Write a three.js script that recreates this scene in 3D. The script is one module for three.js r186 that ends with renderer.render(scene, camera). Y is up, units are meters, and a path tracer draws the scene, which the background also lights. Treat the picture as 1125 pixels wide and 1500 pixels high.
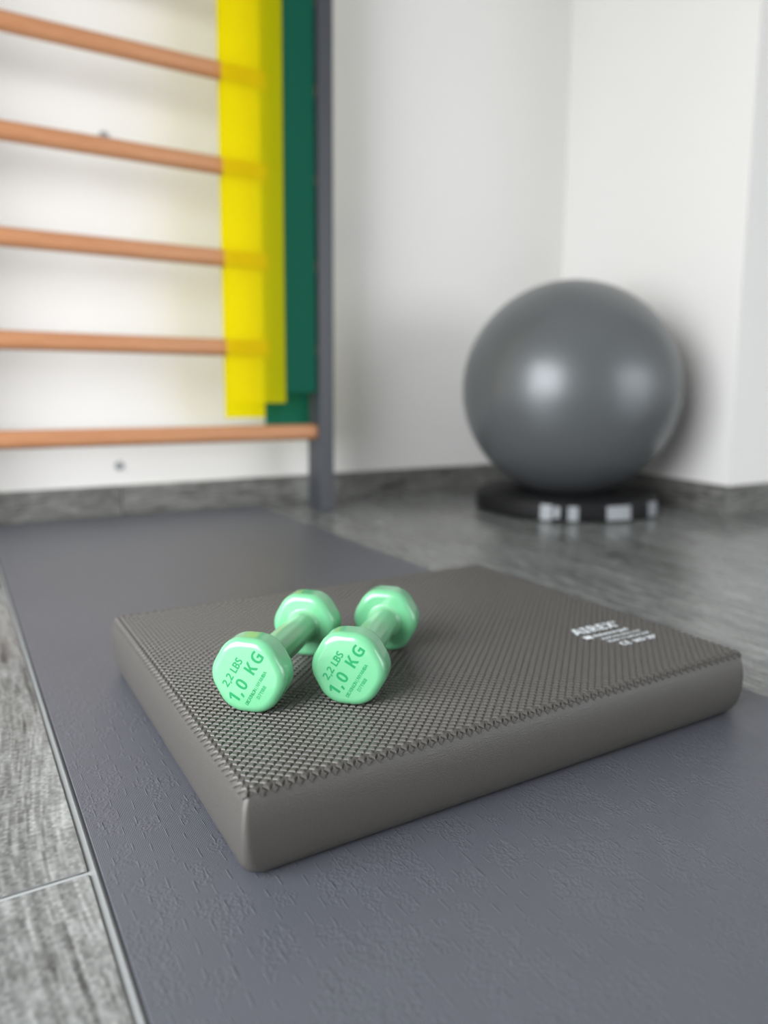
import * as THREE from 'three';
import { mergeGeometries, mergeVertices, toCreasedNormals } from 'three/addons/utils/BufferGeometryUtils.js';
import { RoundedBoxGeometry } from 'three/addons/geometries/RoundedBoxGeometry.js';
import { RectAreaLightUniformsLib } from 'three/addons/lights/RectAreaLightUniformsLib.js';
import { TextGeometry } from 'three/addons/geometries/TextGeometry.js';
import { FontLoader } from 'three/addons/loaders/FontLoader.js';

// ------------------------------------------------------------------ camera, sky, daylight, exposure
const scene = new THREE.Scene();
const camera = new THREE.PerspectiveCamera(69.6, 1125 / 1500, 0.02, 60);
const PITCH = 0.134, YAW = 0.5368, ROLL = 0.0065;
const FWD = new THREE.Vector3(Math.sin(YAW) * Math.cos(PITCH), -Math.sin(PITCH), -Math.cos(YAW) * Math.cos(PITCH));
camera.position.set(-0.1444, 0.306, 0.4019);
{ const r = new THREE.Vector3(Math.cos(YAW), 0, Math.sin(YAW)), u = new THREE.Vector3().crossVectors(r, FWD); camera.up.copy(u.multiplyScalar(Math.cos(ROLL)).addScaledVector(r, -Math.sin(ROLL))); }
camera.lookAt(camera.position.clone().add(FWD));
camera.setViewOffset(1125, 1500, 0, 34.6, 1125, 1500);          // the photograph is cropped a little off the lens axis
camera.focus = 0.53;
camera.userData.fStop = 2.9;

const renderer = new THREE.WebGLRenderer({ antialias: true });
renderer.toneMapping = THREE.LinearToneMapping;
renderer.toneMappingExposure = 0.545;
renderer.shadowMap.enabled = true;
renderer.shadowMap.type = THREE.PCFSoftShadowMap;

scene.background = new THREE.Color().setRGB(3.2, 3.4, 3.7);      // bright overcast sky
RectAreaLightUniformsLib.init();
// daylight entering through the two glazed openings: sky light falls into the room, so each opening is filled with three tilted strips
function windowLight(w, h, [x, y, z], [dx, dz], intensity) {
  for (let k = -1; k <= 1; k++) {
    const l = new THREE.RectAreaLight(new THREE.Color(0.975, 0.99, 1.0), intensity, w, h / 3);
    l.position.set(x + dx * 0.13, y + k * h / 3, z + dz * 0.13); l.lookAt(l.position.x + dx, l.position.y - 0.62, l.position.z + dz); scene.add(l);
  }
}
const WIN_LEFT = { x: -1.45, z0: -0.65, z1: 0.95, top: 1.5 };
const WIN_FRONT = { z: 4.0, x0: 1.5, x1: 5.2, top: 2.1 };
windowLight(1.6, 1.40, [-1.45, 0.78, 0.15], [1, 0], 18);
windowLight(3.7, 2.0, [3.35, 1.05, 4.0], [0, -1], 5.2);

// ------------------------------------------------------------------ helpers
const used = {};
function numbered(n) { const k = used[n] = (used[n] ?? -1) + 1; return k ? `${n}_${String(k).padStart(3, '0')}` : n; }
function mulberry(a) { return () => { a |= 0; a = a + 0x6D2B79F5 | 0; let t = Math.imul(a ^ a >>> 15, 1 | a); t = t + Math.imul(t ^ t >>> 7, 61 | t) ^ t; return ((t ^ t >>> 14) >>> 0) / 4294967296; }; }
function thing(name, label, category, at = [0, 0, 0], turn = 0, group) {
  const o = new THREE.Group(); o.name = numbered(name); scene.add(o);
  o.position.set(...at); o.rotation.y = turn; o.userData = { label, category };
  if (group) o.userData.group = group;
  return o;
}
function part(name, geo, mat, parent, label) {
  const m = new THREE.Mesh(geo, mat); m.name = name; m.castShadow = m.receiveShadow = true; parent.add(m);
  if (label) m.userData.label = label;
  return m;
}
function structure(name, label, category) {
  const o = new THREE.Group(); o.name = name; o.userData = { kind: 'structure', label, category }; scene.add(o); return o;
}
function structureMesh(name, geo, mat, label, category) {
  const o = part(name, geo, mat, scene); o.userData = { kind: 'structure', label, category }; return o;
}
function box(x0, x1, y0, y1, z0, z1) { return new THREE.BoxGeometry(x1 - x0, y1 - y0, z1 - z0).translate((x0 + x1) / 2, (y0 + y1) / 2, (z0 + z1) / 2); }
function rbox(w, h, d, r, seg = 2) { return new RoundedBoxGeometry(w, h, d, seg, r); }
// uv in metres from the larger two axes of every face
function boxUV(g, ox = 0, oy = 0) {
  const p = g.attributes.position, n = g.attributes.normal, uv = new Float32Array(p.count * 2);
  for (let i = 0; i < p.count; i++) {
    const ax = Math.abs(n.getX(i)), ay = Math.abs(n.getY(i)), az = Math.abs(n.getZ(i));
    let u, v;
    if (ay >= ax && ay >= az) { u = p.getX(i); v = p.getZ(i); } else if (ax >= az) { u = p.getY(i); v = p.getZ(i); } else { u = p.getX(i); v = p.getY(i); }
    uv[2 * i] = u + ox; uv[2 * i + 1] = v + oy;
  }
  g.setAttribute('uv', new THREE.BufferAttribute(uv, 2)); return g;
}
// periodic value noise
function makeNoise(seed) {
  const r = mulberry(seed), T = new Float32Array(65536); for (let i = 0; i < 65536; i++) T[i] = r();
  const s = (t) => t * t * (3 - 2 * t);
  return (x, y, px, py) => {           // px, py: integer periods
    const xi = Math.floor(x), yi = Math.floor(y), fx = s(x - xi), fy = s(y - yi);
    const w = (a, m) => ((a % m) + m) % m, x0 = w(xi, px), x1 = w(xi + 1, px), y0 = w(yi, py), y1 = w(yi + 1, py);
    const h = (a, b) => T[(a * 7919 + b * 104729 + seed * 31) & 65535];
    return (h(x0, y0) * (1 - fx) + h(x1, y0) * fx) * (1 - fy) + (h(x0, y1) * (1 - fx) + h(x1, y1) * fx) * fy;
  };
}
function texture(w, h, fn, { srgb = false, repeat } = {}) {
  const d = new Uint8Array(w * h * 4);
  for (let y = 0; y < h; y++) for (let x = 0; x < w; x++) {
    const c = fn(x / w, y / h), k = 4 * (y * w + x);
    const [r, g, b] = typeof c === 'number' ? [c, c, c] : c;
    d[k] = Math.max(0, Math.min(255, r * 255)); d[k + 1] = Math.max(0, Math.min(255, g * 255)); d[k + 2] = Math.max(0, Math.min(255, b * 255)); d[k + 3] = 255;
  }
  const t = new THREE.DataTexture(d, w, h); t.wrapS = t.wrapT = THREE.RepeatWrapping; t.magFilter = THREE.LinearFilter; t.minFilter = THREE.LinearMipmapLinearFilter; t.generateMipmaps = true;
  if (srgb) t.colorSpace = THREE.SRGBColorSpace;
  if (repeat) t.repeat.set(...repeat);
  t.needsUpdate = true; return t;
}
const clamp = (x, a = 0, b = 1) => Math.min(b, Math.max(a, x)), smooth = (a, b, x) => { const t = clamp((x - a) / (b - a)); return t * t * (3 - 2 * t); };

// ------------------------------------------------------------------ materials
const M = {};
M.wall = (() => {
  const n = makeNoise(3);
  const t = texture(512, 512, (u, v) => 0.5 * n(u * 180, v * 180, 180, 180) + 0.5 * n(u * 60, v * 60, 60, 60), { repeat: [2, 2] });
  return new THREE.MeshStandardMaterial({ color: new THREE.Color().setRGB(0.89, 0.88, 0.86), roughness: 0.85, bumpMap: t, bumpScale: 0.0004 });
})();
M.ceiling = new THREE.MeshStandardMaterial({ color: new THREE.Color().setRGB(0.88, 0.875, 0.86), roughness: 0.9 });
M.grout = new THREE.MeshStandardMaterial({ color: new THREE.Color().setRGB(0.36, 0.375, 0.38), roughness: 0.8 });
// wood-look porcelain: the texture covers 0.6 m x 1.2 m, grain along v
const grain = (() => {
  const n = makeNoise(11), W = 1024, H = 2048, h = new Float32Array(W * H), c = new Float32Array(W * H);
  for (let y = 0; y < H; y++) for (let x = 0; x < W; x++) {
    const u = x / W, v = y / H;
    const warp = (n(u * 6, v * 5, 6, 5) - 0.5) * 0.05 + (n(u * 20, v * 12 + 0.3, 20, 12) - 0.5) * 0.012;
    const uw = u + warp;
    const f1 = n(uw * 150, v * 14, 150, 14), f2 = n(uw * 320, v * 60, 320, 60), f3 = n(uw * 46, v * 5, 46, 5), f4 = n(u * 8, v * 7, 8, 7);
    const sp = n(u * 260, v * 420, 260, 420);
    const streak = smooth(0.66, 0.92, n(uw * 110, v * 24, 110, 24)) * smooth(0.35, 0.7, n(u * 14, v * 12, 14, 12));
    const pale = smooth(0.62, 0.95, n(uw * 90 + 7, v * 30, 90, 30)) * smooth(0.4, 0.75, n(u * 10, v * 9 + 3, 10, 9));
    c[y * W + x] = 0.50 + 0.10 * (f1 - 0.5) + 0.15 * (f2 - 0.5) + 0.06 * (f3 - 0.5) + 0.07 * (f4 - 0.5) + 0.14 * (sp - 0.5) - 0.20 * streak + 0.10 * pale;
    h[y * W + x] = clamp(0.6 + 0.3 * (f1 - 0.5) + 0.35 * (f2 - 0.5) - 0.5 * streak + 0.12 * (sp - 0.5));
  }
  const at = (a) => (u, v) => a[Math.min(H - 1, Math.round(v * H)) * W + Math.min(W - 1, Math.round(u * W))];
  const cc = at(c), hh = at(h);
  return {
    color: texture(W, H, (u, v) => { const k = cc(u, v) - 0.035; return [k * 0.985, k * 1.0, k * 0.99]; }, { srgb: true, repeat: [1 / 0.6, 1 / 1.2] }),
    bump: texture(W, H, (u, v) => hh(u, v), { repeat: [1 / 0.6, 1 / 1.2] }),
  };
})();
M.tile = new THREE.MeshStandardMaterial({ map: grain.color, bumpMap: grain.bump, bumpScale: 0.0002, roughness: 0.21 });
M.skirting = new THREE.MeshStandardMaterial({ map: grain.color, color: new THREE.Color().setRGB(0.85, 0.83, 0.79), roughness: 0.5 });
M.wood = (() => {
  const n = makeNoise(23);
  const t = texture(256, 1024, (u, v) => { const k = 0.5 * n(u * 24, v * 8, 24, 8) + 0.5 * n(u * 60, v * 40, 60, 40); return [0.745 + 0.09 * (k - 0.5), 0.525 + 0.10 * (k - 0.5), 0.37 + 0.10 * (k - 0.5)]; }, { srgb: true });
  return new THREE.MeshStandardMaterial({ map: t, roughness: 0.45 });
})();
M.post = new THREE.MeshStandardMaterial({ color: new THREE.Color().setRGB(0.048, 0.052, 0.062), roughness: 0.42 });
M.steel = new THREE.MeshStandardMaterial({ color: new THREE.Color().setRGB(0.42, 0.43, 0.45), roughness: 0.35, metalness: 0.9 });
M.darkSteel = new THREE.MeshStandardMaterial({ color: new THREE.Color().setRGB(0.10, 0.10, 0.11), roughness: 0.4, metalness: 0.6 });
M.ball = new THREE.MeshPhysicalMaterial({ color: new THREE.Color().setRGB(0.125, 0.135, 0.143), roughness: 0.37, metalness: 0.3, clearcoat: 0.2, clearcoatRoughness: 0.25 });
M.ring = new THREE.MeshPhysicalMaterial({ color: new THREE.Color().setRGB(0.007, 0.007, 0.008), roughness: 0.6, specularIntensity: 0.5 });
M.label = new THREE.MeshStandardMaterial({ color: new THREE.Color().setRGB(0.30, 0.32, 0.34), roughness: 0.5 });
M.mat = (() => {
  const n = makeNoise(37), r = mulberry(99), N = 1024, S = 0.16, h = new Float32Array(N * N).fill(0.5);
  for (let y = 0; y < N; y++) for (let x = 0; x < N; x++) {
    const u = x / N, v = y / N;
    const patch = smooth(0.42, 0.62, n(u * 18, v * 12, 18, 12));
    const rib = Math.sin((u * 150) * Math.PI * 2 + (n(u * 20, v * 10, 20, 10) - 0.5) * 1.4);
    const lumps = n(u * 130, v * 110, 130, 110) + 0.6 * n(u * 60, v * 50, 60, 50) - 0.8;
    h[y * N + x] = 0.45 + 0.07 * rib * (1 - patch) + 0.34 * lumps * patch + 0.05 * (n(u * 300, v * 300, 300, 300) - 0.5);
  }
  for (let i = 0; i < 13; i++) for (let k = 0; k < 8; k++) {                // short raised dashes along the mat
    const cx = Math.round((i + 0.5 + (r() - 0.5) * 0.3) / 13 * N), cy = Math.round((k + (i % 2) * 0.5 + r() * 0.3) / 8 * N), len = 24 + r() * 18, w = 2.2 + r() * 1.2;
    for (let y = -len; y <= len; y++) for (let x = -6; x <= 6; x++) {
      const X = ((Math.round(cx + x + Math.sin(y * 0.05 + i) * 1.2)) % N + N) % N, Y = ((Math.round(cy + y)) % N + N) % N;
      const a = Math.exp(-(x / w) * (x / w)) * smooth(len, len * 0.75, Math.abs(y));
      h[Y * N + X] = Math.min(1, h[Y * N + X] + 0.30 * a);
    }
  }
  const t = texture(N, N, (u, v) => h[Math.min(N - 1, Math.round(v * N)) * N + Math.min(N - 1, Math.round(u * N))], { repeat: [1 / S, 1 / S] });
  const c = makeNoise(41);
  const col = texture(512, 512, (u, v) => { const k = 0.94 + 0.06 * c(u * 5, v * 5, 5, 5) + 0.03 * c(u * 40, v * 40, 40, 40); return [k, k, k]; }, { repeat: [1 / 0.9, 1 / 0.9] });
  return new THREE.MeshStandardMaterial({ color: new THREE.Color().setRGB(0.092, 0.097, 0.116), map: col, roughness: 0.36, bumpMap: t, bumpScale: 0.0008 });
})();
M.matBase = new THREE.MeshStandardMaterial({ color: new THREE.Color().setRGB(0.02, 0.02, 0.022), roughness: 0.8 });
M.foam = (() => {
  const n = makeNoise(53);
  const t = texture(512, 512, (u, v) => 0.45 * n(u * 60, v * 90, 60, 90) + 0.35 * n(u * 130, v * 150, 130, 150) + 0.2 * n(u * 250, v * 250, 250, 250), { repeat: [1 / 0.05, 1 / 0.05] });
  return new THREE.MeshStandardMaterial({ color: new THREE.Color().setRGB(0.076, 0.071, 0.065), roughness: 0.36, bumpMap: t, bumpScale: 0.00024 });
})();
M.foamTop = new THREE.MeshStandardMaterial({ color: new THREE.Color().setRGB(0.076, 0.071, 0.065), roughness: 0.36 });
M.padInk = new THREE.MeshStandardMaterial({ color: new THREE.Color().setRGB(0.74, 0.80, 0.84), roughness: 0.6 });
M.vinyl = new THREE.MeshPhysicalMaterial({ color: new THREE.Color().setRGB(0.145, 0.455, 0.235), roughness: 0.22, clearcoat: 0.6, clearcoatRoughness: 0.08 });
M.grip = new THREE.MeshPhysicalMaterial({ color: new THREE.Color().setRGB(0.18, 0.46, 0.25), roughness: 0.3, clearcoat: 0.4, clearcoatRoughness: 0.15 });
M.ink = new THREE.MeshStandardMaterial({ color: new THREE.Color().setRGB(0.004, 0.27, 0.085), roughness: 0.45 });
const latex = (r, g, b, t) => new THREE.MeshPhysicalMaterial({ color: new THREE.Color().setRGB(r, g, b), roughness: 0.5, specularIntensity: 0.12, transmission: t, thickness: 0, side: THREE.DoubleSide });
M.yellow = latex(1.0, 0.89, 0.0, 0.64);
M.green = latex(0.012, 0.15, 0.095, 0.40);
M.frame = new THREE.MeshStandardMaterial({ color: new THREE.Color().setRGB(0.75, 0.75, 0.75), roughness: 0.5 });
M.glass = new THREE.MeshPhysicalMaterial({ color: 0xffffff, roughness: 0.02, transmission: 1, thickness: 0, ior: 1.5 });
M.paving = new THREE.MeshStandardMaterial({ color: new THREE.Color().setRGB(0.42, 0.41, 0.39), roughness: 0.9 });

// ------------------------------------------------------------------ the room
const X0 = -1.45, X1 = 5.6, Z1 = 4.0, ZB = -1.44, CEIL = 2.6, T = 0.2;
const XR0 = 1.627, XR1 = 1.525, ZR = -0.725;            // right-hand wall of the recess: rear corner to outer corner
// floor: grout bed with plank tiles laid along z
{
  const floor = structure('floor', 'grey wood-look plank tile floor with pale grout joints', 'floor');
  part('grout_bed', box(X0, X1, -0.12, -0.0015, ZB - 0.05, Z1), M.grout, floor);
  const PW = 0.2958, GAP = 0.0038, LEN = 1.2, x00 = -0.0815, r = mulberry(5);
  const offs = { 0: -0.065, 1: 0.33, 2: -0.47, 3: 0.25, 4: 0.05, 5: 0.47 };
  const geos = {};
  for (let i = -6; i < 21; i++) {
    const xa = Math.max(X0, x00 + (i - 1) * PW + GAP / 2), xb = Math.min(X1, x00 + i * PW - GAP / 2);
    if (xb - xa < 0.02) continue;
    const z0 = offs[((i % 6) + 6) % 6];
    for (let k = -3; k < 5; k++) {
      const za = Math.max(ZB - 0.03, z0 + k * LEN + GAP / 2), zb = Math.min(Z1, z0 + (k + 1) * LEN - GAP / 2);
      if (zb - za < 0.03) continue;
      const v = Math.floor(r() * 6), key = `${(xb - xa).toFixed(3)}_${(zb - za).toFixed(3)}_${v}`;
      if (!geos[key]) { const g = rbox(xb - xa, 0.012, zb - za, 0.0012, 1); geos[key] = boxUV(g, v * 0.173 + 0.05, v * 0.391); }
      const m = part('tile', geos[key], M.tile, floor); m.position.set((xa + xb) / 2, -0.006, (za + zb) / 2);
    }
  }
}
const wallUV = (g) => boxUV(g);
structureMesh('wall_back', wallUV(box(X0 - T, XR0 + 0.5, 0, CEIL, ZB - T, ZB)), M.wall, 'white plaster wall behind the wall bars', 'wall');
{
  // recess side wall: slightly off square, thick, from the rear corner to the outer corner; continues as the wall facing the room
  const s = new THREE.Shape(); s.moveTo(XR0, -ZB); s.lineTo(XR1, -ZR); s.lineTo(X1 + T, -ZR); s.lineTo(X1 + T, -ZB + T); s.lineTo(XR0, -ZB + T); s.closePath();
  const g = new THREE.ExtrudeGeometry(s, { depth: CEIL, bevelEnabled: false }); g.rotateX(-Math.PI / 2);
  structureMesh('wall_right', wallUV(g), M.wall, 'white plaster wall block with an outer corner right of the ball', 'wall');
}
structureMesh('ceiling', box(X0 - T, X1 + T, CEIL, CEIL + T, ZB - T, Z1 + T), M.ceiling, 'white ceiling over the room', 'ceiling');
structureMesh('wall_side', wallUV(box(X1, X1 + T, 0, CEIL, ZR, Z1 + T)), M.wall, 'white plaster side wall', 'wall');
structureMesh('wall_left', wallUV(mergeGeometries([
  box(X0 - T, X0, 0, CEIL, ZB - T, WIN_LEFT.z0), box(X0 - T, X0, 0, CEIL, WIN_LEFT.z1, Z1 + T), box(X0 - T, X0, WIN_LEFT.top, CEIL, WIN_LEFT.z0, WIN_LEFT.z1)])), M.wall, 'white plaster wall with a glazed opening', 'wall');
structureMesh('wall_front', wallUV(mergeGeometries([
  box(X0 - T, WIN_FRONT.x0, 0, CEIL, Z1, Z1 + T), box(WIN_FRONT.x1, X1 + T, 0, CEIL, Z1, Z1 + T), box(WIN_FRONT.x0, WIN_FRONT.x1, WIN_FRONT.top, CEIL, Z1, Z1 + T)])), M.wall, 'white plaster wall behind the viewer with a glazed opening', 'wall');
function glazing(name, w, h, at, turn, label) {
  const o = structure(name, label, 'window'); o.position.set(...at); o.rotation.y = turn;
  const f = 0.05, d = 0.06;
  part('frame', mergeGeometries([box(-w / 2, -w / 2 + f, 0, h, -d / 2, d / 2), box(w / 2 - f, w / 2, 0, h, -d / 2, d / 2), box(-w / 2 + f, w / 2 - f, h - f, h, -d / 2, d / 2), box(-w / 2 + f, w / 2 - f, 0, f, -d / 2, d / 2), box(-f / 2, f / 2, f, h - f, -d / 2, d / 2)]), M.frame, o);
  for (const s of [-1, 1]) { const g = new THREE.PlaneGeometry(w / 2 - 1.5 * f, h - 2 * f); const m = part('pane', g, M.glass, o); m.position.set(s * (w / 4 - f * 0.25), h / 2, 0); }
}
glazing('window_1', WIN_LEFT.z1 - WIN_LEFT.z0, WIN_LEFT.top, [X0 - 0.1, 0, (WIN_LEFT.z0 + WIN_LEFT.z1) / 2], Math.PI / 2, 'full-height glazed door in the side wall');
glazing('window_2', WIN_FRONT.x1 - WIN_FRONT.x0, WIN_FRONT.top, [(WIN_FRONT.x0 + WIN_FRONT.x1) / 2, 0, Z1 + 0.1], 0, 'full-height glazed door behind the viewer');
structureMesh('terrace', box(-14, 16, -0.3, -0.14, -14, 16), M.paving, 'pale paving outside the windows', 'ground');

// skirting tiles
function skirting(name, a, b, label, len, first) {
  const o = structure(name, label, 'baseboard');
  const dx = b[0] - a[0], dz = b[1] - a[1], L = Math.hypot(dx, dz), ang = Math.atan2(-dz, dx);
  o.position.set(a[0], 0, a[1]); o.rotation.y = ang;
  const H = 0.072, D = 0.010; let s = 0, k = 0, l = first ?? len;
  const r = mulberry(71 + name.length);
  while (s < L - 0.005) {
    const e = Math.min(L, s + l), w = e - s - 0.002;
    const g = rbox(w, H, D, 0.0015, 1);
    // grain along the strip
    const p = g.attributes.position, uv = g.attributes.uv, o1 = r(), o2 = r() * 2;
    for (let i = 0; i < p.count; i++) uv.setXY(i, p.getY(i) + o1, p.getX(i) + o2);
    const m = part('tile', g, M.skirting, o); m.position.set((s + e) / 2, H / 2, D / 2 + 0.0005);
    s = e; l = len; k++;
  }
}
skirting('baseboard_back', [X0, ZB], [XR0 - 0.012, ZB], 'grey tile skirting along the white wall behind the wall bars', 0.6, 0.46);
skirting('baseboard_recess', [XR0, ZB + 0.012], [XR1, ZR], 'grey tile skirting on the wall beside the ball', 0.6, 0.35);
skirting('baseboard_right', [XR1 - 0.011, ZR], [X1, ZR], 'grey tile skirting on the wall right of the outer corner', 0.6, 0.6);

// ------------------------------------------------------------------ floor mat
{
  const x0 = -0.079, x1 = 0.543, z0 = -1.40, z1 = 0.49, th = 0.005;
  const mat = thing('exercise_mat', 'long slate-grey embossed exercise mat lying under the foam pad', 'mat', [(x0 + x1) / 2, 0, (z0 + z1) / 2]);
  const g = rbox(x1 - x0 - 0.0024, 0.0014, z1 - z0 - 0.0024, 0.0006, 2); boxUV(g); g.translate(0, th - 0.0007, 0);
  part('top_layer', g, M.mat, mat);
  part('base_layer', rbox(x1 - x0 + 0.0012, th - 0.0014, z1 - z0 + 0.0012, 0.0006, 1).translate(0, (th - 0.0014) / 2, 0), M.matBase, mat, 'dark underside layer');
}

// ------------------------------------------------------------------ wall bars
{
  const RZ = -1.28, PX0 = 0.653, PW = 0.038, PZ0 = -1.322, PZ1 = -1.246, TOP = 2.42, LX = -0.21;
  const bars = thing('wall_bars', 'wall bars with tan wooden rungs and dark grey posts in front of white wall', 'wall bars', [PX0 / 2, 0, RZ]);
  const ox = -PX0 / 2, oz = -RZ;
  for (const x of [PX0, LX - PW]) {
    const post = part('post', rbox(PW, TOP, PZ1 - PZ0, 0.004, 2).translate(x + PW / 2 + ox, TOP / 2, (PZ0 + PZ1) / 2 + oz), M.post, bars, 'dark grey painted post');
    for (const y of [0.46, 1.5, 2.2]) {
      const sgn = x > 0 ? 1 : -1, fx = x > 0 ? x + PW : x;
      const g = new THREE.CylinderGeometry(0.008, 0.008, 0.007, 6).rotateZ(Math.PI / 2).translate(fx + sgn * 0.0035 + ox, y, -1.27 + oz);
      part('bolt', g, M.darkSteel, post);
    }
    for (const y of [0.72, 2.25]) part('wall_bracket', rbox(0.03, 0.06, PZ0 - ZB + 0.004, 0.003, 1).translate(x + PW / 2 + ox, y, (PZ0 + ZB) / 2 + oz), M.post, bars);
  }
  const rungShape = new THREE.Shape(); rungShape.absellipse(0, 0, 0.0155, 0.0195, 0, Math.PI * 2);
  const L = PX0 - LX + 0.02;
  const rg = new THREE.ExtrudeGeometry(rungShape, { depth: L, bevelEnabled: false, curveSegments: 20 });
  { const p = rg.attributes.position, uv = rg.attributes.uv; for (let i = 0; i < p.count; i++) uv.setXY(i, Math.atan2(p.getY(i), p.getX(i)) / 6.283, p.getZ(i) * 1.2); }
  rg.rotateY(Math.PI / 2);
  for (let k = 0; k < 11; k++) { const m = part('rung', toCreased(rg), M.wood, bars, 'round tan wooden rung'); m.position.set(LX - 0.01 + ox, 0.1985 + 0.2006 * k, 0); }
}
function toCreased(g) { return g.userData.c ?? (g.userData.c = toCreasedNormals(g, 0.6)); }

// elastic bands draped over a high rung: front flap, fold over the rung, rear flap
function band(name, label, mat, xF, xR, w, yF, yR, zF, zR, yTop, seed) {
  const cx = (xF + xR) / 2 + w / 2, zc = (zF + zR) / 2, rad = (zF - zR) / 2;
  const o = thing(name, label, 'exercise band', [cx, yR, zc]);
  const path = [];
  const nF = 40, nA = 10, nR = 40;
  for (let i = 0; i <= nF; i++) path.push([yF + (yTop - yF) * i / nF, zF, xF, 1]);
  for (let i = 1; i < nA; i++) { const a = Math.PI * i / nA; path.push([yTop + Math.sin(a) * rad, zc + Math.cos(a) * rad, xF + (xR - xF) * i / nA, 0]); }
  for (let i = 0; i <= nR; i++) path.push([yTop + (yR - yTop) * i / nR, zR, xR, -1]);
  const make = (from, to) => {
    const pos = [], idx = [], nx = 14, n = makeNoise(seed);
    for (let i = from; i <= to; i++) for (let j = 0; j <= nx; j++) {
      const [y, z, x, s] = path[i], u = j / nx, hang = clamp((yTop - y) / 0.3);
      const wob = s ? (n(u * 3 + 5, y * 1.3 + 10, 64, 64) - 0.5) * 0.004 * hang * s : 0;
      pos.push(x + u * w + (n(1.5, y * 1.5 + 20, 64, 64) - 0.5) * 0.004 * hang - cx, y - yR, z + Math.abs(wob) * Math.sign(s) - zc);
    }
    for (let i = 0; i < to - from; i++) for (let j = 0; j < nx; j++) { const a = i * (nx + 1) + j, b = a + 1, c = a + nx + 1, d = c + 1; idx.push(a, b, c, b, d, c); }
    const g = new THREE.BufferGeometry(); g.setAttribute('position', new THREE.Float32BufferAttribute(pos, 3)); g.setIndex(idx); g.computeVertexNormals(); return g;
  };
  const mid = nF + Math.round(nA / 2);
  part('front_flap', make(0, mid), mat, o); part('rear_flap', make(mid, path.length - 1), mat, o);
}
const BAR_Y = 0.1985 + 0.2006 * 7;
band('exercise_band', 'yellow elastic exercise band hanging over the wall bars', M.yellow, 0.421, 0.431, 0.143, 0.272, 0.235, -1.2535, -1.3065, BAR_Y, 7);
band('exercise_band', 'dark green elastic exercise band hanging between yellow band and post', M.green, 0.527, 0.530, 0.120, 0.296, 0.213, -1.2585, -1.3015, BAR_Y, 9);

// bolts in the wall between the rungs
for (const [x, y, label] of [[0.206, 0.870, 'small steel bolt in the white wall above second rung from the top'], [0.210, 0.119, 'small steel bolt in the white wall below the lowest rung']]) {
  const o = thing('wall_bolt', label, 'bolt', [x, y, ZB], 0, 'bolts in the wall behind the wall bars');
  part('washer', new THREE.CylinderGeometry(0.011, 0.011, 0.002, 24).rotateX(Math.PI / 2).translate(0, 0, 0.001), M.steel, o);
  part('bolt_head', new THREE.CylinderGeometry(0.0065, 0.0065, 0.007, 6).rotateX(Math.PI / 2).translate(0, 0, 0.0055), M.steel, o);
}

// ------------------------------------------------------------------ gym ball on its ring
const BC = [1.246, 0.308, -1.003], BR = 0.274;
{
  const ring = thing('ball_stand', 'black plastic ring stand with pale labels under the grey ball', 'ball stand', [BC[0], 0, BC[2]]);
  const pr = [[0.086, 0.000], [0.086, 0.044], [0.089, 0.0480], [0.097, 0.0505], [0.120, 0.0530], [0.200, 0.0530], [0.219, 0.0505], [0.227, 0.046], [0.230, 0.040], [0.233, 0.012], [0.232, 0.003], [0.229, 0.0], [0.086, 0.0]].map(([x, y]) => new THREE.Vector2(x, y));
  part('ring', toCreasedNormals(new THREE.LatheGeometry(pr, 96), 0.7), M.ring, ring);
  const toCam = Math.atan2(camera.position.x - BC[0], camera.position.z - BC[2]);
  // [angle from the side facing the viewer, half width, y0, y1]
  for (const [a, hw, y0, y1] of [[-0.18, 0.058, 0.004, 0.040], [-0.075, 0.028, 0.010, 0.036], [0.085, 0.050, 0.005, 0.038], [0.563, 0.140, 0.006, 0.039], [1.10, 0.115, 0.005, 0.040]]) {
    const R = 0.2355, n = 10, pos = [], idx = [];
    for (let i = 0; i <= n; i++) { const t = toCam + a + hw * (2 * i / n - 1); for (const [y, dr] of [[y0, 0], [y1, -0.0032]]) pos.push(Math.sin(t) * (R + dr), y, Math.cos(t) * (R + dr)); }
    for (let i = 0; i < n; i++) { const k = 2 * i; idx.push(k, k + 2, k + 1, k + 1, k + 2, k + 3); }
    const g = new THREE.BufferGeometry(); g.setAttribute('position', new THREE.Float32BufferAttribute(pos, 3)); g.setIndex(idx); g.computeVertexNormals();
    part('label_sticker', g, M.label, ring, 'pale printed label');
  }
  const ball = thing('gym_ball', 'large satin grey inflated gym ball in the wall corner', 'ball', [BC[0], BC[1] - BR, BC[2]]);
  const g = new THREE.SphereGeometry(BR, 128, 96); 
  part('ball_shell', g.translate(0, BR, 0), M.ball, ball);
  part('plug', new THREE.CylinderGeometry(0.009, 0.010, 0.004, 20).rotateX(-Math.PI / 2 + 0.4).translate(0, BR + Math.sin(0.4) * BR, -Math.cos(0.4) * BR), M.ring, ball);
}

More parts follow.
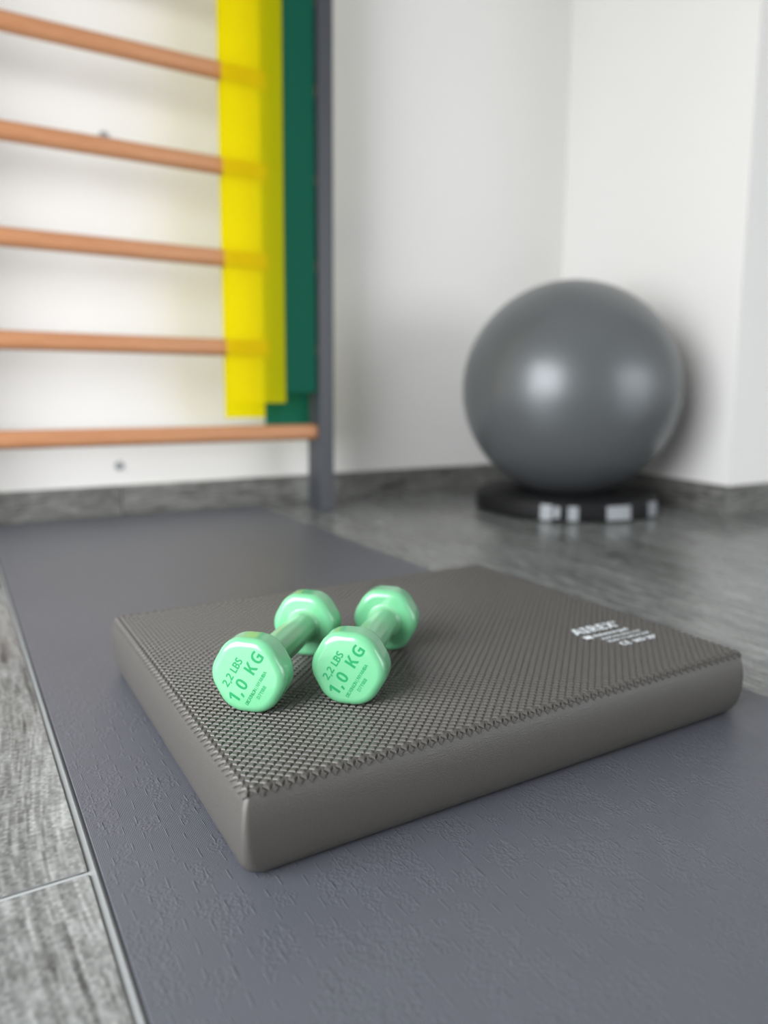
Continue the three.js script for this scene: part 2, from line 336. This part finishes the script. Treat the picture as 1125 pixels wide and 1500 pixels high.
// ------------------------------------------------------------------ balance pad
const PAD_Y = 0.005, PL = 0.4826, PWd = 0.3949;
const font = await new FontLoader().loadAsync('fonts/droid/droid_sans_bold.typeface.json');
const fontRegular = await new FontLoader().loadAsync('fonts/droid/droid_sans_regular.typeface.json');
function text(str, size, x, y, f = font, depth = 0.0001, slant = 0) {
  const g = new TextGeometry(str, { font: f, size, depth, curveSegments: 5, bevelEnabled: false });
  if (slant) g.applyMatrix4(new THREE.Matrix4().makeShear(0, 0, slant, 0, 0, 0));
  return g.translate(x, y, 0);
}
{
  const pad = thing('balance_pad', 'thick taupe-grey foam balance pad with studded top and white print', 'balance pad', [PL / 2, PAD_Y, -PWd / 2]);
  // [outset from the top edge, height, corner radius]
  const prof = [[-0.02, 0.0, 0.004], [-0.004, 0.0, 0.010], [-0.0005, 0.0012, 0.012], [0.0020, 0.004, 0.010], [0.0042, 0.009, 0.0085], [0.0054, 0.016, 0.007], [0.0060, 0.024, 0.006], [0.0060, 0.033, 0.0052], [0.0055, 0.041, 0.0045], [0.0044, 0.048, 0.004], [0.0030, 0.0535, 0.004], [0.0012, 0.0572, 0.004], [-0.0006, 0.0585, 0.004], [-0.0028, 0.0589, 0.003]];
  const outline = (o, r) => {
    const a = PL / 2 + o, b = PWd / 2 + o, pts = [], nc = 8, ns = 12;
    const corners = [[a - r, b - r, 0], [-(a - r), b - r, 1], [-(a - r), -(b - r), 2], [a - r, -(b - r), 3]];
    corners.forEach(([cx, cz, q], k) => {
      for (let i = 0; i <= nc; i++) { const t = q * Math.PI / 2 + Math.PI / 2 * i / nc; pts.push([cx + r * Math.cos(t), cz + r * Math.sin(t)]); }
      const e = pts[pts.length - 1], nx = corners[(k + 1) % 4], t = ((q + 1) % 4) * Math.PI / 2, f = [nx[0] + r * Math.cos(t), nx[1] + r * Math.sin(t)];
      for (let i = 1; i < ns; i++) pts.push([e[0] + (f[0] - e[0]) * i / ns, e[1] + (f[1] - e[1]) * i / ns]);
    });
    return pts;
  };
  const rows = prof.map(([o, y, r]) => outline(o, r).map(([x, z]) => [x, y, z]));
  const n = rows[0].length, pos = [], uv = [], idx = [];
  let s = 0; const arc = [0]; for (let i = 1; i <= n; i++) { const a = rows[6][i - 1], b = rows[6][i % n]; s += Math.hypot(a[0] - b[0], a[2] - b[2]); arc.push(s); }
  let vv = 0;
  rows.forEach((row, k) => { if (k) vv += Math.hypot(prof[k][0] - prof[k - 1][0], prof[k][1] - prof[k - 1][1]); for (let i = 0; i <= n; i++) { pos.push(...row[i % n]); uv.push(arc[i], vv); } });
  for (let k = 0; k < rows.length - 1; k++) for (let i = 0; i < n; i++) { const a = k * (n + 1) + i, b = a + 1, c = a + n + 1, d = c + 1; idx.push(a, c, b, b, c, d); }
  const g = new THREE.BufferGeometry(); g.setAttribute('position', new THREE.Float32BufferAttribute(pos, 3)); g.setAttribute('uv', new THREE.Float32BufferAttribute(uv, 2)); g.setIndex(idx); g.computeVertexNormals();
  // bottom cap joins the body
  const cap = (row, y, up) => { const p = [0, y, 0], q = [0, 0], ix = []; row.forEach(([x, , z]) => { p.push(x, y, z); q.push(x, z); }); for (let i = 0; i < n; i++) { const a = 1 + i, b = 1 + (i + 1) % n; up ? ix.push(0, b, a) : ix.push(0, a, b); } const c = new THREE.BufferGeometry(); c.setAttribute('position', new THREE.Float32BufferAttribute(p, 3)); c.setAttribute('uv', new THREE.Float32BufferAttribute(q, 2)); c.setIndex(ix); c.computeVertexNormals(); return c; };
  part('foam_body', mergeGeometries([g, cap(rows[0], 0, false)]), M.foam, pad);
  part('top_sheet', cap(rows[rows.length - 1], 0.0589, true), M.foamTop, pad);
  // raised lozenge studs in a centred lattice
  const px = 0.0083, pz = 0.0077, hx = 0.00375, hz = 0.0035, H = 0.0013;
  const lev = [[1, 0], [0.80, 0.62], [0.50, 0.94], [0.18, 1]];
  const sp = [], si = [];
  lev.forEach(([f, h]) => { for (let i = 0; i < 8; i++) { const t = i * Math.PI / 4, rr = i % 2 ? 0.60 : 1; sp.push(Math.cos(t) * hx * f * rr, h * H, Math.sin(t) * hz * f * rr); } });
  for (let k = 0; k < lev.length - 1; k++) for (let i = 0; i < 8; i++) { const a = k * 8 + i, b = k * 8 + (i + 1) % 8, c = a + 8, d = b + 8; si.push(a, c, b, b, c, d); }
  for (let i = 1; i < 7; i++) si.push((lev.length - 1) * 8, (lev.length - 1) * 8 + i + 1, (lev.length - 1) * 8 + i);
  let stud = new THREE.BufferGeometry(); stud.setAttribute('position', new THREE.Float32BufferAttribute(sp, 3)); stud.setIndex(si);
  stud = toCreasedNormals(stud, 0.45);
  const list = [], nx = Math.round(PL / px), nz = Math.round(PWd / pz), sx = PL / nx, sz = PWd / nz;
  for (let i = 0; i <= nx; i++) for (let j = 0; j <= nz; j++) for (const c of [0, 0.5]) {
    const x = (i + c) * sx - PL / 2, z = (j + c) * sz - PWd / 2;
    if (x > PL / 2 - 0.003 || z > PWd / 2 - 0.003 || x < -PL / 2 + 0.003 || z < -PWd / 2 + 0.003) continue;
    list.push({ x, y: 0.0588, z, rx: 0, rz: 0 });
  }
  // the row that folds over the rim
  for (let i = 0; i < nx; i++) { const x = (i + 0.5) * sx - PL / 2; for (const q of [1, -1]) { list.push({ x, y: 0.0583, z: q * (PWd / 2 + 0.0002), rx: q * 0.35, rz: 0 }); list.push({ x: x + sx / 2, y: 0.0562, z: q * (PWd / 2 + 0.0018), rx: q * 0.95, rz: 0 }); } }
  for (let j = 0; j < nz; j++) { const z = (j + 0.5) * sz - PWd / 2; for (const q of [1, -1]) { list.push({ x: q * (PL / 2 + 0.0002), y: 0.0583, z, rx: 0, rz: -q * 0.35 }); list.push({ x: q * (PL / 2 + 0.0018), y: 0.0562, z: z + sz / 2, rx: 0, rz: -q * 0.95 }); } }
  const lc = camera.position.clone().sub(pad.position);
  list.forEach((a) => a.d = (a.x - lc.x) ** 2 + (a.y - lc.y) ** 2 + (a.z - lc.z) ** 2);
  list.sort((a, b) => a.d - b.d);
  const near = list.slice(0, 300), rest = list.slice(300);
  near.forEach((a) => { const m = part('stud', stud, M.foamTop, pad); m.position.set(a.x, a.y, a.z); m.rotation.set(a.rx, 0, a.rz); });
  const inst = new THREE.InstancedMesh(stud, M.foamTop, rest.length); inst.name = 'stud_field'; inst.userData.kind = 'stuff'; inst.castShadow = inst.receiveShadow = true; pad.add(inst);
  const o3 = new THREE.Object3D(); rest.forEach((a, i) => { o3.position.set(a.x, a.y, a.z); o3.rotation.set(a.rx, 0, a.rz); o3.updateMatrix(); inst.setMatrixAt(i, o3.matrix); });
  // white print
  const lines = mergeGeometries([
    text('AIREX', 0.0150, 0, 0, font, 0.0001, 0.12), text('\u00ae', 0.005, 0.061, 0.010),
    text('Balance-pad', 0.0058, 0.013, -0.0125), text('www.my-airex.com', 0.0046, 0.013, -0.0215, fontRegular), text('Made in Switzerland', 0.0046, 0.013, -0.0300, fontRegular),
    text('CE', 0.0080, 0.018, -0.0430), text('MD', 0.0070, 0.036, -0.0427), text('30\u00b0', 0.0070, 0.054, -0.0427),
    box(0, 0.010, -0.014, -0.0065, 0, 0.0001).toNonIndexed(), 
  ].map((q) => q.index ? q.toNonIndexed() : q));
  lines.rotateX(-Math.PI / 2);
  const pm = part('print', lines, M.padInk, pad, 'white printed lettering');
  pm.position.set(0.381 - PL / 2, 0.06025, -0.105 + PWd / 2);
}

// ------------------------------------------------------------------ dumbbells
{
  const AF = 0.0288, HL = 0.025, GAPL = 0.098, RIM = 0.0065;            // half across flats, head length, grip length
  const hex = (inset, round) => {                                       // hexagon with a flat below, rounded corners
    const a = AF - inset, r = a * round, ai = a - r, pts = [], nc = 8, ns = 3;
    for (let k = 0; k < 6; k++) {
      const t = Math.PI / 6 * (2 * k), R = ai / Math.cos(Math.PI / 6);
      for (let i = 0; i <= nc; i++) { const q = t - Math.PI / 6 + Math.PI / 3 * i / nc; pts.push([R * Math.cos(t) + r * Math.cos(q), R * Math.sin(t) + r * Math.sin(q)]); }
      const t2 = t + Math.PI / 3, q2 = t + Math.PI / 6, e = pts[pts.length - 1], f = [R * Math.cos(t2) + r * Math.cos(q2), R * Math.sin(t2) + r * Math.sin(q2)];
      for (let i = 1; i < ns; i++) { const m = i / ns; pts.push([e[0] + (f[0] - e[0]) * m, e[1] + (f[1] - e[1]) * m]); }
    }
    return pts;
  };
  const loft = (prof) => {                                              // [z, inset, round]
    const rows = prof.map(([z, i, r]) => hex(i, r).map(([x, y]) => [x, y + AF, z])), n = rows[0].length, pos = [], idx = [];
    rows.forEach((r) => r.forEach((p) => pos.push(...p)));
    for (let k = 0; k < rows.length - 1; k++) for (let i = 0; i < n; i++) { const a = k * n + i, b = k * n + (i + 1) % n, c = a + n, d = b + n; idx.push(a, b, c, b, d, c); }
    const c0 = pos.length / 3; pos.push(0, AF, prof[0][0]); const c1 = c0 + 1; pos.push(0, AF, prof[prof.length - 1][0]);
    for (let i = 0; i < n; i++) { idx.push(c0, (i + 1) % n, i); const k = (rows.length - 1) * n; idx.push(c1, k + i, k + (i + 1) % n); }
    const g = new THREE.BufferGeometry(); g.setAttribute('position', new THREE.Float32BufferAttribute(pos, 3)); g.setIndex(idx); g.computeVertexNormals(); return g;
  };
  const zo = GAPL / 2 + HL, zi = GAPL / 2;
  const prof = [];
  // inner face (towards grip) -> outer face
  for (let i = 0; i <= 7; i++) { const t = Math.PI / 2 * i / 7; prof.push([zi + RIM * (1 - Math.cos(t)), RIM * (1 - Math.sin(t)), 0.74]); }
  for (let i = 0; i <= 7; i++) { const t = Math.PI / 2 * i / 7; prof.push([zo - RIM * (1 - Math.sin(t)) , RIM * (1 - Math.cos(t)), 0.74]); }
  const headF = loft(prof), headR = headF.clone().applyMatrix4(new THREE.Matrix4().makeRotationY(Math.PI));
  const flute = (g) => { const p = g.attributes.position; for (let i = 0; i < p.count; i++) { const x = p.getX(i), y = p.getY(i), z = p.getZ(i), k = 1 + 0.016 * Math.cos(12 * Math.atan2(z, x)) * smooth(zi - 0.004, zi - 0.012, Math.abs(y)); p.setXYZ(i, x * k, y, z * k); } g.computeVertexNormals(); return g; };
  const gr = 0.0128, gpts = [];
  for (let i = 0; i <= 6; i++) { const t = Math.PI / 2 * i / 6; gpts.push(new THREE.Vector2(gr + 0.0055 * (1 - Math.sin(t)), -zi - 0.0005 + 0.0055 * (1 - Math.cos(t)))); }
  gpts.push(new THREE.Vector2(gr + 0.0006, -0.012), new THREE.Vector2(gr + 0.0008, 0), new THREE.Vector2(gr + 0.0006, 0.012));
  for (let i = 6; i >= 0; i--) { const t = Math.PI / 2 * i / 6; gpts.push(new THREE.Vector2(gr + 0.0055 * (1 - Math.sin(t)), zi + 0.0005 - 0.0055 * (1 - Math.cos(t)))); }
  const grip = flute(new THREE.LatheGeometry(gpts, 96)).rotateX(Math.PI / 2).translate(0, AF, 0);
  // print on the outer face, running up along one flat
  const spaced = (str, cap, width, cx, cy) => {                          // letter-spaced line: cap height, total width, centre
    const glyphs = [...str].map((c) => { if (c === ' ') return { w: cap * 0.42 }; const q = text(c, cap / 0.88, 0, 0); q.computeBoundingBox(); const b = q.boundingBox; return { q, x0: b.min.x, w: b.max.x - b.min.x }; });
    const sum = glyphs.reduce((a, b) => a + b.w, 0), gap = (width - sum) / (glyphs.length - 1), out = []; let x = cx - width / 2;
    for (const gl of glyphs) { if (gl.q) out.push(gl.q.translate(x - gl.x0, cy - cap / 2, 0)); x += gl.w + gap; }
    return out;
  };
  const tg = mergeGeometries([
    ...spaced('2,2 LBS', 0.0052, 0.0250, -0.0030, 0.0108), ...spaced('1,0 KG', 0.0084, 0.0440, 0, 0.0),
    ...spaced('DECATHLON', 0.0024, 0.0150, -0.0108, -0.0105), ...spaced('|', 0.0024, 0, -0.0024, -0.0105), ...spaced('NYAMBA', 0.0024, 0.0140, 0.0060, -0.0105), ...spaced('D71188', 0.0025, 0.0118, -0.0030, -0.0156)].map((q) => q.index ? q.toNonIndexed() : q));
  tg.rotateZ(Math.PI / 3).translate(0, AF, zo - 0.00003);
  const d = thing('dumbbell', 'mint green vinyl dumbbell nearest the corner of the pad, left of its twin', 'dumbbell', [0.0419 + 0.065 * Math.sin(0.776), PAD_Y + 0.0598, -0.1048 - 0.065 * Math.cos(0.776)], -0.776, 'mint green dumbbells on the pad');
  part('head', headF, M.vinyl, d); part('head', headR, M.vinyl, d); part('grip', grip, M.grip, d); part('print', tg, M.ink, d, 'dark green printed lettering');
  const e = d.clone(); e.name = numbered('dumbbell'); scene.add(e); e.position.set(0.113 + 0.065 * Math.sin(0.766), PAD_Y + 0.0598, -0.0799 - 0.065 * Math.cos(0.766)); e.rotation.y = -0.766;
  e.userData.label = 'mint green vinyl dumbbell further from the pad corner, right of its twin';
}

renderer.render(scene, camera);
